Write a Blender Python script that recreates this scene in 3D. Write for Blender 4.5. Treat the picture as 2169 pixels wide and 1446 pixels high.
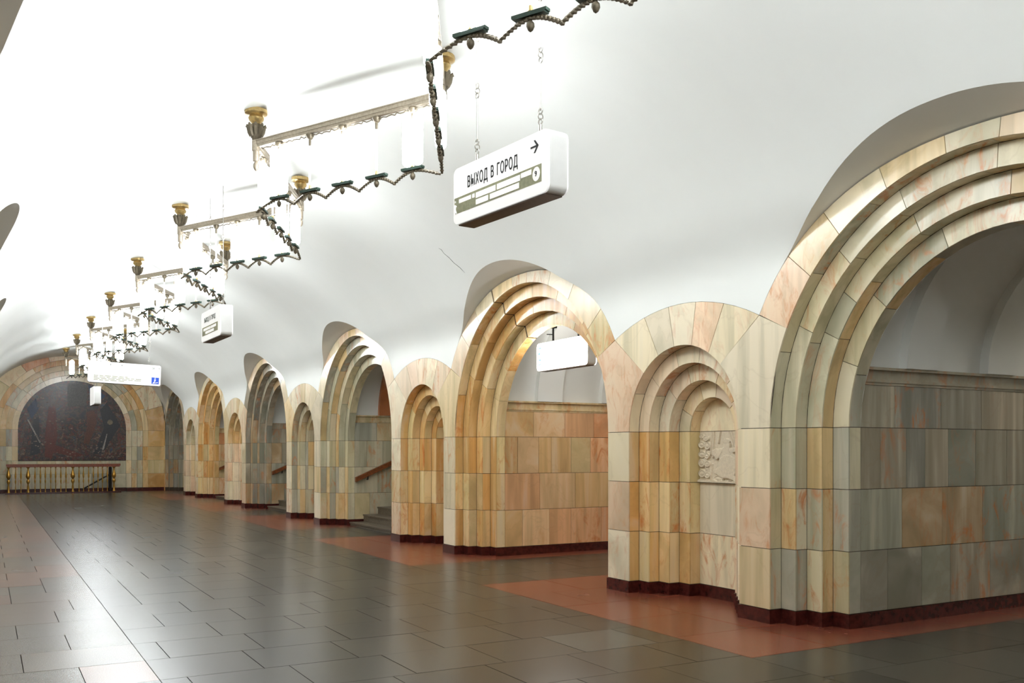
import bpy, bmesh, math, random
from mathutils import Vector, Matrix
random.seed(7)
for o in list(bpy.data.objects): bpy.data.objects.remove(o)
S = bpy.context.scene
C = S.collection
PI = math.pi

# ---------------------------------------------------------------- camera, world, exposure
F_PX, YAW, EYE, HORIZON = 1993.0, 29.3, 1.6, 954.0
cd = bpy.data.cameras.new('camera'); cam = bpy.data.objects.new('camera', cd); C.objects.link(cam)
cam.location = (0, 0, EYE); cam.rotation_euler = (PI/2, 0, -math.radians(YAW))
cd.sensor_width = 36; cd.lens = 36*F_PX/2169; cd.shift_y = (HORIZON-723)/2169
cd.clip_start = .05; cd.clip_end = 200
S.camera = cam
wd = bpy.data.worlds.new('world'); S.world = wd; wd.use_nodes = True
wd.node_tree.nodes['Background'].inputs[0].default_value = (0.02, 0.02, 0.02, 1)
S.view_settings.view_transform = 'Standard'; S.view_settings.look = 'None'
S.view_settings.gamma = 1; S.view_settings.use_curve_mapping = False
S.view_settings.exposure = 0.22
LAMP = 28.0          # radiance of the chandelier tubes
SIGN = 0.42          # radiance of lit sign faces
PLAT = 32.0          # platform ceiling lamps (watts each)

# ---------------------------------------------------------------- dimensions (metres)
AX, HALF = 3.11, 3.22                  # hall axis, half width
WR, WL = AX+HALF, AX-HALF              # wall planes
PER = 6.67                             # bay length
LC0 = 4.37                             # centre of the nearest large arch
SPR = 1.81                             # springing height
RL, RN = 2.045, 0.89                   # front opening radii
DF, DR = 0.177, 0.145                  # step width and depth of the orders
Z0, VB, VQ = 2.75, 2.5, 2.25                     # vault: ellipse springing and rise
END = 39.98                            # end wall
BACK = LC0-1.5*PER                     # closing wall behind the camera, added for light bounce
COUR = [0.13, 0.69, 1.25, 1.81]
PW = RL-3*DF                           # half width of passages
XP = WR+4*DR                           # passage wall start
XE = WR+4.2                            # passage end
def lc(k): return LC0+(k-1)*PER        # large arch centre
def nc(k): return lc(k)+PER/2          # niche centre

# ---------------------------------------------------------------- materials
def lin(r, g, b):
    f = lambda c: (c/255/12.92 if c/255 <= .04045 else ((c/255+.055)/1.055)**2.4)
    return (f(r), f(g), f(b), 1)
MATS = {}
class NT:
    def __init__(s, name):
        m = bpy.data.materials.new(name); m.use_nodes = True
        s.m = m; s.t = m.node_tree; s.n = s.t.nodes; s.b = s.n['Principled BSDF']; MATS[name] = m
    def node(s, ty, **kw):
        n = s.n.new(ty)
        for k, v in kw.items():
            if k.startswith('i_'):
                key = k[2:]
                n.inputs[int(key) if key.isdigit() else key].default_value = v
            else: setattr(n, k, v)
        return n
    def link(s, a, b): s.t.links.new(a, b)
    def mul(s, vec, v):
        n = s.node('ShaderNodeVectorMath', operation='MULTIPLY'); s.link(vec, n.inputs[0]); n.inputs[1].default_value = v
        return n.outputs[0]
    def add(s, a, b):
        n = s.node('ShaderNodeVectorMath', operation='ADD'); s.link(a, n.inputs[0]); s.link(b, n.inputs[1]); return n.outputs[0]
    def noise(s, vec, scale, detail=4, rough=.55, dist=0):
        n = s.node('ShaderNodeTexNoise'); s.link(vec, n.inputs['Vector'])
        n.inputs['Scale'].default_value = scale; n.inputs['Detail'].default_value = detail
        n.inputs['Roughness'].default_value = rough; n.inputs['Distortion'].default_value = dist
        return n.outputs[0]
    def ramp(s, fac, a, b):
        n = s.node('ShaderNodeMapRange', interpolation_type='SMOOTHSTEP'); s.link(fac, n.inputs[0])
        n.inputs[1].default_value = a; n.inputs[2].default_value = b; return n.outputs[0]
    def math(s, op, a, b=None):
        n = s.node('ShaderNodeMath', operation=op)
        for i, v in enumerate((a, b)):
            if v is None: continue
            if isinstance(v, (int, float)): n.inputs[i].default_value = v
            else: s.link(v, n.inputs[i])
        return n.outputs[0]
    def mix(s, fac, a, b, mode='MIX'):
        n = s.node('ShaderNodeMix', data_type='RGBA', blend_type=mode)
        for i, v in ((0, fac), (6, a), (7, b)):
            if isinstance(v, (int, float, tuple)): n.inputs[i].default_value = v
            else: s.link(v, n.inputs[i])
        return n.outputs[2]
    def bump(s, h, strength, dist=.01):
        n = s.node('ShaderNodeBump'); n.inputs['Strength'].default_value = strength
        n.inputs['Distance'].default_value = dist; s.link(h, n.inputs['Height']); s.link(n.outputs[0], s.b.inputs['Normal'])

def simple(name, col, rough=.5, metal=0, bumpy=0, scale=40, var=.12):
    t = NT(name); g = t.node('ShaderNodeNewGeometry')
    n = t.noise(g.outputs['Position'], scale, 3)
    c2 = tuple(c*(1-var*2) for c in col[:3])+(1,)
    t.link(t.mix(t.ramp(n, .3, .7), col, c2), t.b.inputs['Base Color'])
    t.b.inputs['Roughness'].default_value = rough; t.b.inputs['Metallic'].default_value = metal
    if bumpy: t.bump(n, bumpy, .004)
    return t.m

def emit(name, col, strength, base=(.8, .8, .8, 1)):
    t = NT(name); t.b.inputs['Base Color'].default_value = base
    t.b.inputs['Emission Color'].default_value = col; t.b.inputs['Emission Strength'].default_value = strength
    t.b.inputs['Roughness'].default_value = .3
    return t.m

def marble(name, attr, rough=.2):
    t = NT(name); g = t.node('ShaderNodeNewGeometry'); oi = t.node('ShaderNodeObjectInfo')
    if attr == 'object': tint = oi.outputs['Color']; rnd = oi.outputs['Random']
    else:
        a = t.node('ShaderNodeAttribute', attribute_name='tint'); tint = a.outputs['Color']; rnd = a.outputs['Alpha']
    off = t.node('ShaderNodeCombineXYZ'); r50 = t.math('MULTIPLY', rnd, 57.0)
    t.link(r50, off.inputs[0]); t.link(t.math('MULTIPLY', rnd, 31.0), off.inputs[1]); t.link(r50, off.inputs[2])
    p = g.outputs['Position']
    vert = t.add(t.mul(p, (7, 7, .55)), off.outputs[0])
    blot = t.add(t.mul(p, (1.9, 1.9, 1.6)), off.outputs[0])
    n1 = t.noise(vert, 1.0, 4, .5, .4)
    n2 = t.noise(blot, 1.0, 4, .5, .6)
    n3 = t.noise(t.add(blot, t.mul(vert, (.35, .35, .35))), 1.3, 5, .65, 1.5)
    streak = t.math('GREATER_THAN', t.math('FRACT', t.math('MULTIPLY', rnd, 7.31)), .30)
    sel = t.math('ADD', t.math('MULTIPLY', n1, streak), t.math('MULTIPLY', n2, t.math('SUBTRACT', 1.0, streak)))
    c = t.mix(t.math('MULTIPLY', t.ramp(sel, .40, .74), .60), tint, t.mix(1.0, tint, lin(196, 200, 190), 'MULTIPLY'))
    c = t.mix(t.math('MULTIPLY', t.ramp(sel, .50, .25), .45), c, lin(228, 216, 190))
    st = t.math('MULTIPLY', t.ramp(n3, .48, .74), t.ramp(t.math('FRACT', t.math('MULTIPLY', rnd, 3.7)), .30, .9))
    c = t.mix(t.math('MULTIPLY', st, .80), c, lin(204, 116, 48))
    vein = t.math('SUBTRACT', 1.0, t.ramp(t.math('ABSOLUTE', t.math('SUBTRACT', n2, .5)), .0, .018))
    c = t.mix(t.math('MULTIPLY', vein, .10), c, lin(150, 120, 84))
    t.link(c, t.b.inputs['Base Color'])
    t.b.inputs['Roughness'].default_value = rough
    t.bump(t.noise(p, 9, 2), .05, .01)
    return t.m

marble('marble', 'object'); marble('marble_joined', 'tint')
simple('mortar', lin(72, 60, 46), .9, 0, .3)
simple('plinth_marble', lin(82, 34, 30), .22, 0, 0, 14, .25)
simple('brass', lin(206, 178, 120), .35, .75, .1)
simple('bronze', lin(206, 158, 76), .3, .9, .05)
simple('dark_bronze', lin(112, 102, 84), .5, .4, .2)
simple('bar_bronze', lin(172, 160, 142), .4, .6, .1)
simple('green_metal', lin(52, 72, 62), .5, .3, .1)
simple('chain_metal', lin(180, 176, 168), .4, .8)
simple('wood_rail', lin(140, 78, 36), .4, 0, .1, 25, .25)
simple('red_rail', lin(142, 72, 46), .35, 0, .1, 25, .2)
simple('sign_metal', lin(232, 232, 230), .3, 0, 0, 10, .02)
simple('sign_dark', lin(92, 76, 64), .45, .3)
simple('black_ink', lin(22, 24, 26), .5)
simple('khaki_ink', lin(176, 178, 146), .5)  # khaki made paler, the sign's backlight is put into the colour
simple('grey_ink', lin(120, 126, 118), .5)
simple('step_stone', lin(104, 92, 76), .5, 0, .1, 30, .2)
simple('relief_stone', lin(226, 212, 186), .6, 0, .1, 60, .06)
simple('dark_iron', lin(46, 44, 42), .5, .5)
simple('dark_base', lin(40, 38, 35), .8)  # plain dark tone under the floor slabs and along the plaster crack
emit('lamp_glass', (.955, 1, 1.03, 1), LAMP)
emit('sign_bright', (1, .98, .95, 1), 9.0)
emit('sign_glow', (1, 1, 1, 1), SIGN)
emit('sign_blue', lin(20, 90, 215), .3, lin(16, 70, 190))
emit('sign_cyan', lin(60, 170, 225), .7, lin(40, 140, 200))
emit('platform_glass', (1, .93, .82, 1), PLAT)

def plaster():
    t = NT('plaster'); g = t.node('ShaderNodeNewGeometry'); p = g.outputs['Position']
    n = t.noise(t.mul(p, (.5, .9, .5)), 1.0, 4, .5); n2 = t.noise(p, 30, 3)
    t.link(t.mix(n, lin(236, 238, 234), lin(226, 228, 224)), t.b.inputs['Base Color'])
    t.b.inputs['Roughness'].default_value = .42
    h = t.math('ADD', t.math('MULTIPLY', n, 1.0), t.math('MULTIPLY', n2, .02))
    t.bump(h, .35, .05)
plaster()
def granite(name, attr, rough):
    t = NT(name); g = t.node('ShaderNodeNewGeometry'); p = g.outputs['Position']
    if attr == 'object': a = t.node('ShaderNodeObjectInfo'); tint = a.outputs['Color']
    else: a = t.node('ShaderNodeAttribute', attribute_name='tint'); tint = a.outputs['Color']
    n = t.noise(p, 130, 2, .7); n2 = t.noise(p, 1.1, 4, .6)
    c = t.mix(t.math('MULTIPLY', t.ramp(n, .35, .75), .45), tint, t.mix(1.0, tint, (2.1, 2.0, 1.9, 1), 'MULTIPLY'))
    c = t.mix(t.math('MULTIPLY', t.ramp(n2, .3, .8), .12), c, t.mix(1.0, tint, (.6, .6, .6, 1), 'MULTIPLY'))
    t.link(c, t.b.inputs['Base Color'])
    r = t.node('ShaderNodeMapRange'); t.link(n2, r.inputs[0]); r.inputs[3].default_value = rough; r.inputs[4].default_value = rough+.02
    t.link(r.outputs[0], t.b.inputs['Roughness'])
    t.b.inputs['Specular IOR Level'].default_value = .42
granite('granite', 'object', .26); granite('granite_joined', 'tint', .26)
def mosaic():
    t = NT('mosaic'); g = t.node('ShaderNodeNewGeometry'); p = g.outputs['Position']
    v = t.node('ShaderNodeTexVoronoi'); v.inputs['Scale'].default_value = 26
    t.link(t.add(p, t.mul(t.node('ShaderNodeTexNoise').outputs[1], (0, 0, 0))), v.inputs['Vector'])
    big = t.noise(p, 1.1, 5, .6, 2.0); mid = t.noise(p, 4.0, 5, .65, 1.5)
    cr = t.node('ShaderNodeValToRGB'); e = cr.color_ramp.elements
    cols = [(0.0, (44, 44, 56)), (.40, (42, 40, 44)), (.44, (92, 70, 58)), (.465, (50, 43, 42)), (.50, (44, 38, 38)), (.52, (112, 52, 40)), (.54, (56, 47, 44)), (.57, (104, 88, 74)), (.59, (46, 43, 46)), (.66, (46, 60, 92)), (1.0, (36, 42, 60))]
    e[0].position, e[0].color = cols[0][0], lin(*cols[0][1]); e[1].position, e[1].color = 1.0, lin(*cols[-1][1])
    for pos, c in cols[1:-1]:
        x = e.new(pos); x.color = lin(*c)
    t.link(t.math('ADD', t.math('MULTIPLY', big, .62), t.math('MULTIPLY', mid, .38)), cr.inputs[0])
    c = t.mix(.28, cr.outputs[0], v.outputs['Color'], 'OVERLAY')
    c = t.mix(t.math('MULTIPLY', t.ramp(mid, .60, .68), .5), c, lin(150, 126, 100))
    t.link(c, t.b.inputs['Base Color']); t.b.inputs['Roughness'].default_value = .3
    t.bump(v.outputs['Distance'], .1, .004)
mosaic()

# ---------------------------------------------------------------- mesh helpers
def tag(o, label=None, cat=None, group=None, kind=None):
    if label: o['label'] = label
    if cat: o['category'] = cat
    if group: o['group'] = group
    if kind: o['kind'] = kind
    return o
def link(o, parent=None):
    C.objects.link(o)
    if parent is not None: o.parent = parent
    return o
def empty(name, loc=(0, 0, 0), rz=0):
    o = bpy.data.objects.new(name, None); C.objects.link(o); o.location = loc; o.rotation_euler = (0, 0, rz); o.empty_display_size = .1
    return o
class MB:
    def __init__(s): s.v = []; s.f = []; s.c = []; s.col = (1, 1, 1, 1)
    def addv(s, vs, fs):
        o = len(s.v); s.v += [tuple(v) for v in vs]
        for f in fs: s.f.append(tuple(i+o for i in f)); s.c.append(s.col)
    def box(s, x0, x1, y0, y1, z0, z1):
        vs = [(x, y, z) for x in (x0, x1) for y in (y0, y1) for z in (z0, z1)]
        s.addv(vs, [(0, 1, 3, 2), (4, 6, 7, 5), (0, 4, 5, 1), (2, 3, 7, 6), (0, 2, 6, 4), (1, 5, 7, 3)])
    def strip(s, A, B, A2, B2):                      # solid between front curves A,B and back curves A2,B2
        n = len(A); vs = list(A)+list(B)+list(A2)+list(B2); fs = []
        for i in range(n-1):
            a, b, c, d = i, n+i, 2*n+i, 3*n+i
            fs += [(a, a+1, b+1, b), (c, d, d+1, c+1), (a, c, c+1, a+1), (b, b+1, d+1, d)]
        fs += [(0, n, 3*n, 2*n), (n-1, 3*n-1, 4*n-1, 2*n-1)]
        s.addv(vs, fs)
    def sheet(s, A, B):
        n = len(A); s.addv(list(A)+list(B), [(i, i+1, n+i+1, n+i) for i in range(n-1)])
    def poly(s, pts, x0, x1):                        # yz polygon extruded along x
        n = len(pts); vs = [(x0, y, z) for y, z in pts]+[(x1, y, z) for y, z in pts]
        s.addv(vs, [tuple(range(n)), tuple(range(2*n-1, n-1, -1))]+[(i, n+i, n+(i+1) % n, (i+1) % n) for i in range(n)])
    def lathe(s, prof, c=(0, 0, 0), n=14):           # prof: (r, z)
        vs = []; fs = []
        for r, z in prof:
            for i in range(n):
                a = 2*PI*i/n; vs.append((c[0]+r*math.cos(a), c[1]+r*math.sin(a), c[2]+z))
        for j in range(len(prof)-1):
            for i in range(n):
                k = (i+1) % n; fs.append((j*n+i, j*n+k, (j+1)*n+k, (j+1)*n+i))
        fs.append(tuple(range(n))); fs.append(tuple(range((len(prof)-1)*n, len(prof)*n)))
        s.addv(vs, fs)
    def tube(s, pts, r, n=8):
        pts = [Vector(p) for p in pts]; vs = []; fs = []
        for i, p in enumerate(pts):
            d = (pts[min(i+1, len(pts)-1)]-pts[max(i-1, 0)]).normalized()
            u = d.cross(Vector((0, 0, 1)))
            if u.length < .05: u = d.cross(Vector((0, 1, 0)))
            u.normalize(); w = d.cross(u); rr = r[i] if isinstance(r, (list, tuple)) else r
            for k in range(n):
                a = 2*PI*k/n; vs.append(p+(u*math.cos(a)+w*math.sin(a))*rr)
        for j in range(len(pts)-1):
            for k in range(n):
                m = (k+1) % n; fs.append((j*n+k, j*n+m, (j+1)*n+m, (j+1)*n+k))
        fs.append(tuple(range(n))); fs.append(tuple(range((len(pts)-1)*n, len(pts)*n)))
        s.addv(vs, fs)
    def torus(s, c, R, r, axis='x', n=12, m=6):
        vs = []; fs = []
        for i in range(n):
            a = 2*PI*i/n
            for j in range(m):
                b = 2*PI*j/m; q = R+r*math.cos(b); h = r*math.sin(b)
                p = {'x': (h, q*math.cos(a), q*math.sin(a)), 'y': (q*math.cos(a), h, q*math.sin(a)), 'z': (q*math.cos(a), q*math.sin(a), h)}[axis]
                vs.append((c[0]+p[0], c[1]+p[1], c[2]+p[2]))
        for i in range(n):
            for j in range(m):
                i2 = (i+1) % n; j2 = (j+1) % m; fs.append((i*m+j, i2*m+j, i2*m+j2, i*m+j2))
        s.addv(vs, fs)
    def mesh(s, name, smooth=None, colors=False, recalc=True):
        me = bpy.data.meshes.new(name); me.from_pydata(s.v, [], s.f)
        if colors:
            a = me.attributes.new('tint', 'FLOAT_COLOR', 'CORNER'); d = []
            for f, c in zip(s.f, s.c): d += list(c)*len(f)
            a.data.foreach_set('color', d)
        if recalc:
            bm = bmesh.new(); bm.from_mesh(me); bmesh.ops.recalc_face_normals(bm, faces=bm.faces); bm.to_mesh(me); bm.free()
        if smooth is not None:
            me.shade_smooth(); me.set_sharp_from_angle(angle=math.radians(smooth))
        me.update(); return me
    def build(s, name, mat, parent=None, smooth=None, colors=False, recalc=True, loc=(0, 0, 0)):
        me = s.mesh(name, smooth, colors, recalc); me.materials.append(MATS[mat])
        o = bpy.data.objects.new(name, me); link(o, parent); o.location = loc; return o
def struct(o): o['kind'] = 'structure'; return o
def quick(name, mat, parent, fn, smooth=None):
    m = MB(); fn(m); return m.build(name, mat, parent, smooth)

# marble colours of single slabs (sRGB)
PAL = {
 'cream': [(242, 226, 192), (240, 216, 184), (244, 230, 202), (236, 212, 168), (240, 210, 178), (240, 224, 190)],
 'grey':  [(190, 184, 158), (200, 192, 166), (172, 170, 154), (210, 192, 152), (184, 170, 140)],
 'ochre': [(234, 200, 144), (226, 184, 120), (238, 212, 162), (222, 172, 106), (232, 210, 156)],
 'pink':  [(234, 182, 136), (228, 164, 116), (236, 198, 152), (218, 180, 128), (210, 186, 140)],
 'jambgrey': [(218, 206, 168), (202, 196, 168), (226, 196, 144), (184, 180, 162), (222, 212, 182)],
 'darkgrey': [(160, 158, 140), (168, 160, 140), (156, 150, 134), (188, 160, 122), (160, 156, 142), (176, 164, 142)],
 'redbrown': [(196, 124, 84), (210, 146, 104)],
}
def pick(p):
    c = random.choice(PAL[p]); k = random.uniform(.93, 1.05)
    return lin(*[min(252, v*k) for v in c])
class Slabs:
    """puts slabs either as single objects (parts) or into one joined mesh"""
    def __init__(s, parent, single): s.parent = parent; s.single = single; s.j = MB()
    def add(s, name, fn, pal, hidden=False, smooth=25):
        col = pick(pal)
        if s.single and not hidden:
            m = MB(); fn(m); o = m.build(name, 'marble', s.parent, smooth); o.color = col
            return o
        s.j.col = col[:3]+(random.random(),); fn(s.j)
    def finish(s, name='far_marble_facing'):
        if s.j.v:
            o = s.j.build(name, 'marble_joined', s.parent, 25, True); o['kind'] = 'stuff'; return o

# ---------------------------------------------------------------- lunette line of the vault
EY, EZ, EP = 2.42, 2.18, 2.2
VALZ = 1.06
VAL = EY*(1-(VALZ/EZ)**EP)**(1/EP)               # valley offset from the large arch centre
NTOP = 3.13; NHALF = PER/2-VAL; NSAG = NTOP-(SPR+VALZ); NR = (NHALF**2+NSAG**2)/(2*NSAG)
def zl(y):
    d = (y-LC0+PER/2) % PER-PER/2                # offset from the nearest large arch centre
    if abs(d) <= VAL: return SPR+EZ*(1-(abs(d)/EY)**EP)**(1/EP)
    e = PER/2-abs(d); return NTOP-NR+math.sqrt(NR*NR-e*e)
def xv(z):                                       # half width of the vault at height z
    if z <= Z0: return HALF
    x = HALF*math.sqrt(max(0, 1-((z-Z0)/VB)**VQ)); t = min(1, max(0, (z-3.25)/.5))
    return HALF-(HALF-x)*t*t*(3-2*t)
def ze(y):                                       # the hood edge on the vault rises a little over the arch ring
    d = (y-LC0+PER/2) % PER-PER/2
    return zl(y)+(.11*(1-(d/1.3)**2) if abs(d) < 1.3 else 0)
ys = set()
k = -2
def frange(a, b, n): return [a+(b-a)*i/n for i in range(n+1)]
for k in range(-1, 7):
    c = lc(k)
    ys |= set(round(v, 4) for v in frange(c-VAL, c+VAL, 44)) | set(round(v, 4) for v in frange(c+VAL, c+PER-VAL, 14))
ys = sorted(y for y in ys if BACK <= y <= END+.3)
m = MB(); NA = 44; n = len(ys); vs = []
for y in ys:
    z = ze(y); a0 = math.asin(min(1, ((z-Z0)/VB)**(VQ/2)))
    for i in range(NA+1):
        a = a0+(PI-2*a0)*i/NA
        zz = Z0+VB*math.sin(a)**(2/VQ); vs.append((AX+math.copysign(xv(zz), math.cos(a)), y, zz))
m.addv(vs, [(j*(NA+1)+i, j*(NA+1)+i+1, (j+1)*(NA+1)+i+1, (j+1)*(NA+1)+i) for j in range(n-1) for i in range(NA)])
ceil = struct(m.build('ceiling', 'plaster', None, 60, recalc=False))
for side in (1, -1):                             # the curved hoods where the arches cut into the vault
    for k in range(0, 7):
        for kind, (a, b) in (('arch', (lc(k)-VAL, lc(k)+VAL)), ('niche', (lc(k)+VAL, lc(k)+PER-VAL))):
            yy = [y for y in ys if a-.001 <= y <= b+.001]
            if len(yy) < 2: continue
            m = MB(); m.sheet([(AX+side*xv(ze(y)), y, ze(y)) for y in yy], [(AX+side*(HALF+.03), y, zl(y)) for y in yy])
            m.build('lunette_hood', 'plaster', ceil, 60, recalc=False)

m = MB(); cp = [(5.571, 12.03, 4.443), (5.60, 12.0, 4.418), (5.644, 12.02, 4.378), (5.71, 11.98, 4.312), (5.775, 11.965, 4.246), (5.84, 11.90, 4.172), (5.901, 11.866, 4.10)]
m.tube([(AX+xv(z)-.001, y, z) for x, y, z in cp], [.001, .004, .003, .004, .0035, .004, .001], 5); m.build('plaster_crack', 'dark_base', ceil)

# ---------------------------------------------------------------- arches of the right wall
T, G = .014, .003                                # slab thickness, half joint
def arc(R, a0, a1, n, cz=SPR): return [(R*math.cos(a0+(a1-a0)*i/n), cz+R*math.sin(a0+(a1-a0)*i/n)) for i in range(n+1)]
def angles(n, a0, a1, jit=.25):
    a = frange(a0, a1, n); st = (a1-a0)/n
    return [a[0]]+[v+random.uniform(-jit, jit)*st for v in a[1:-1]]+[a[-1]]
class Side:
    """maps wall-local x (0 at wall plane, + outwards) to the world for either wall"""
    def __init__(s, sgn): s.s = sgn
    def x(s, d): return AX+s.s*(HALF+d)
def face_seg(m, sd, d, cy, inner, outer):         # planar slab facing the hall; inner/outer: lists of (y,z) local
    x0, x1 = sd.x(d), sd.x(d+T)
    m.strip([(x0, cy+y, z) for y, z in inner], [(x0, cy+y, z) for y, z in outer], [(x1, cy+y, z) for y, z in inner], [(x1, cy+y, z) for y, z in outer])
def reveal_seg(m, sd, d0, d1, cy, R, a0, a1, n):
    p = arc(R, a0, a1, n); q = arc(R+T, a0, a1, n); x0, x1 = sd.x(d0), sd.x(d1)
    m.strip([(x0, cy+y, z) for y, z in p], [(x1, cy+y, z) for y, z in p], [(x0, cy+y, z) for y, z in q], [(x1, cy+y, z) for y, z in q])
def boxd(m, sd, d0, d1, y0, y1, z0, z1):
    a, b = sorted((sd.x(d0), sd.x(d1))); m.box(a, b, min(y0, y1), max(y0, y1), z0, z1)
def backing(sd, cy, R, parent, top):
    """mortar core right behind the slabs"""
    m = MB(); e = T*.8; n = 24
    for k in range(4):
        rk = R-k*DF
        outer = arc(R+.16 if k == 0 else R-(k-1)*DF+e, 0, PI, n); inner = arc(rk+e, 0, PI, n); x = sd.x(k*DR+e)
        if k: m.sheet([(x, cy+y, z) for y, z in inner], [(x, cy+y, z) for y, z in outer])
        p = arc(rk+e, 0, PI, n); m.sheet([(sd.x(k*DR+e), cy+y, z) for y, z in p], [(sd.x((k+1)*DR+e), cy+y, z) for y, z in p])
        for s in (-1, 1):
            if k: m.sheet([(x, cy+s*(rk+e), 0), (x, cy+s*(rk+e), SPR)], [(x, cy+s*(rk+DF+e), 0), (x, cy+s*(rk+DF+e), SPR)])
            m.sheet([(sd.x(k*DR+e), cy+s*(rk+e), 0), (sd.x(k*DR+e), cy+s*(rk+e), SPR)], [(sd.x((k+1)*DR+e), cy+s*(rk+e), 0), (sd.x((k+1)*DR+e), cy+s*(rk+e), SPR)])
    # front sheet between opening and lunette line
    x = sd.x(e); h = VAL if R > 1.5 else PER/2-VAL
    yy = sorted(set(frange(-h, h, 40)+[-R-e, R+e]))
    lo = []; hi = []
    for y in yy:
        zz = SPR+math.sqrt(max(0, (R+e)**2-y*y)) if abs(y) < R+e else SPR
        lo.append((x, cy+y, min(zz, zl(cy+y)))); hi.append((x, cy+y, zl(cy+y)))
    m.sheet(lo, hi)
    if R < 1.5:
        for s in (-1, 1):
            m.sheet([(x, cy+s*(R+e), 0), (x, cy+s*(R+e), SPR)], [(x, cy+s*(PER/2-RL-e), 0), (x, cy+s*(PER/2-RL-e), SPR)])
            m.sheet([(x, cy+s*(R+e), SPR-.01), (x, cy+s*(R+e), SPR+.01)], [(x, cy+s*(PER/2-RL-e), SPR-.01), (x, cy+s*(PER/2-RL-e), SPR+.01)])
        r4 = R-3*DF+e; p = arc(r4, 0, PI, n); x = sd.x(4*DR+e)
        m.sheet([(x, cy+y, z) for y, z in p], [(x, cy+y, 0) for y, z in p])
    return m.build('arch_core', 'mortar', parent, 40)

def orders(sl, sd, cy, R, nv, pal_ring, pal_jamb, first_ring, crack=None):
    """stepped mouldings: faces and reveals, jamb strips below"""
    seg = 5 if R > 1.5 else 6
    for k in range(4):
        rk = R-k*DF; g = G/rk
        av = angles(nv, 0, PI)
        if crack:
            i = min(range(1, nv), key=lambda j: abs(av[j]-crack)); av[i] = crack
        if k:
            for i in range(nv):
                ga = g*(5.5 if crack and abs(av[i]-crack) < 1e-6 else 1); gb = g*(5.5 if crack and abs(av[i+1]-crack) < 1e-6 else 1)
                a0, a1 = av[i]+ga, av[i+1]-gb
                sl.add('voussoir', lambda m: face_seg(m, sd, k*DR, cy, arc(rk, a0, a1, seg), arc(rk+DF-G, a0, a1, seg)), pal_ring, hidden=(a1 > PI*.80))
        elif first_ring: first_ring(av)
        av2 = av if crack else angles(nv, 0, PI)
        for i in range(nv):
            ga = g*(5.5 if crack and abs(av2[i]-crack) < 1e-6 else 1); gb = g*(5.5 if crack and abs(av2[i+1]-crack) < 1e-6 else 1)
            a0, a1 = av2[i]+ga, av2[i+1]-gb
            sl.add('soffit_slab', lambda m: reveal_seg(m, sd, k*DR+T+.0008, (k+1)*DR-(G if k < 3 else -.01), cy, rk, a0, a1, seg), pal_ring, hidden=(a1 > PI*.62))
        for s in (1, -1):                          # s=1 the far jamb
            cuts = COUR; pj = 'cream' if s < 0 and R < 1.5 else pal_jamb
            for z0, z1 in zip(cuts[:-1], cuts[1:]):
                if k: sl.add('jamb_slab', lambda m: boxd(m, sd, k*DR, k*DR+T, cy+s*rk, cy+s*(rk+DF-G), z0+G, z1-G), pj, hidden=s < 0)
                sl.add('jamb_slab', lambda m: boxd(m, sd, k*DR+T+.0008, (k+1)*DR-(G if k < 3 else -.01), cy+s*rk, cy+s*(rk+T), z0+G, z1-G), pj, hidden=s < 0)

def large_arch(sd, k, parent, single, pal_ring, pal_jamb, crack=None):
    cy = lc(k); core = backing(sd, cy, RL, parent, 0)
    sl = Slabs(core, single)
    av_v = math.atan2(VALZ, VAL)
    def ring(av):
        a = angles(9, av_v, PI-av_v, .2)
        if crack:
            i = min(range(1, 9), key=lambda j: abs(a[j]-crack)); a[i] = crack
        for i in range(9):
            ga = G*(5.5 if crack and abs(a[i]-crack) < 1e-6 else 1)/RL; gb = G*(5.5 if crack and abs(a[i+1]-crack) < 1e-6 else 1)/RL
            a0, a1 = a[i]+ga, a[i+1]-gb; n = 6
            inner = arc(RL, a0, a1, n)
            outer = []
            for j in range(n+1):
                t = a0+(a1-a0)*j/n; r = ((abs(math.cos(t))/EY)**EP+(math.sin(t)/EZ)**EP)**(-1/EP)-.004
                outer.append((r*math.cos(t), SPR+r*math.sin(t)))
            sl.add('voussoir', lambda m: face_seg(m, sd, 0, cy, inner, outer), 'cream' if random.random() < .7 else pal_ring)
    orders(sl, sd, cy, RL, 8, pal_ring, pal_jamb, ring, crack)
    sl.finish(); return core

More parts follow.
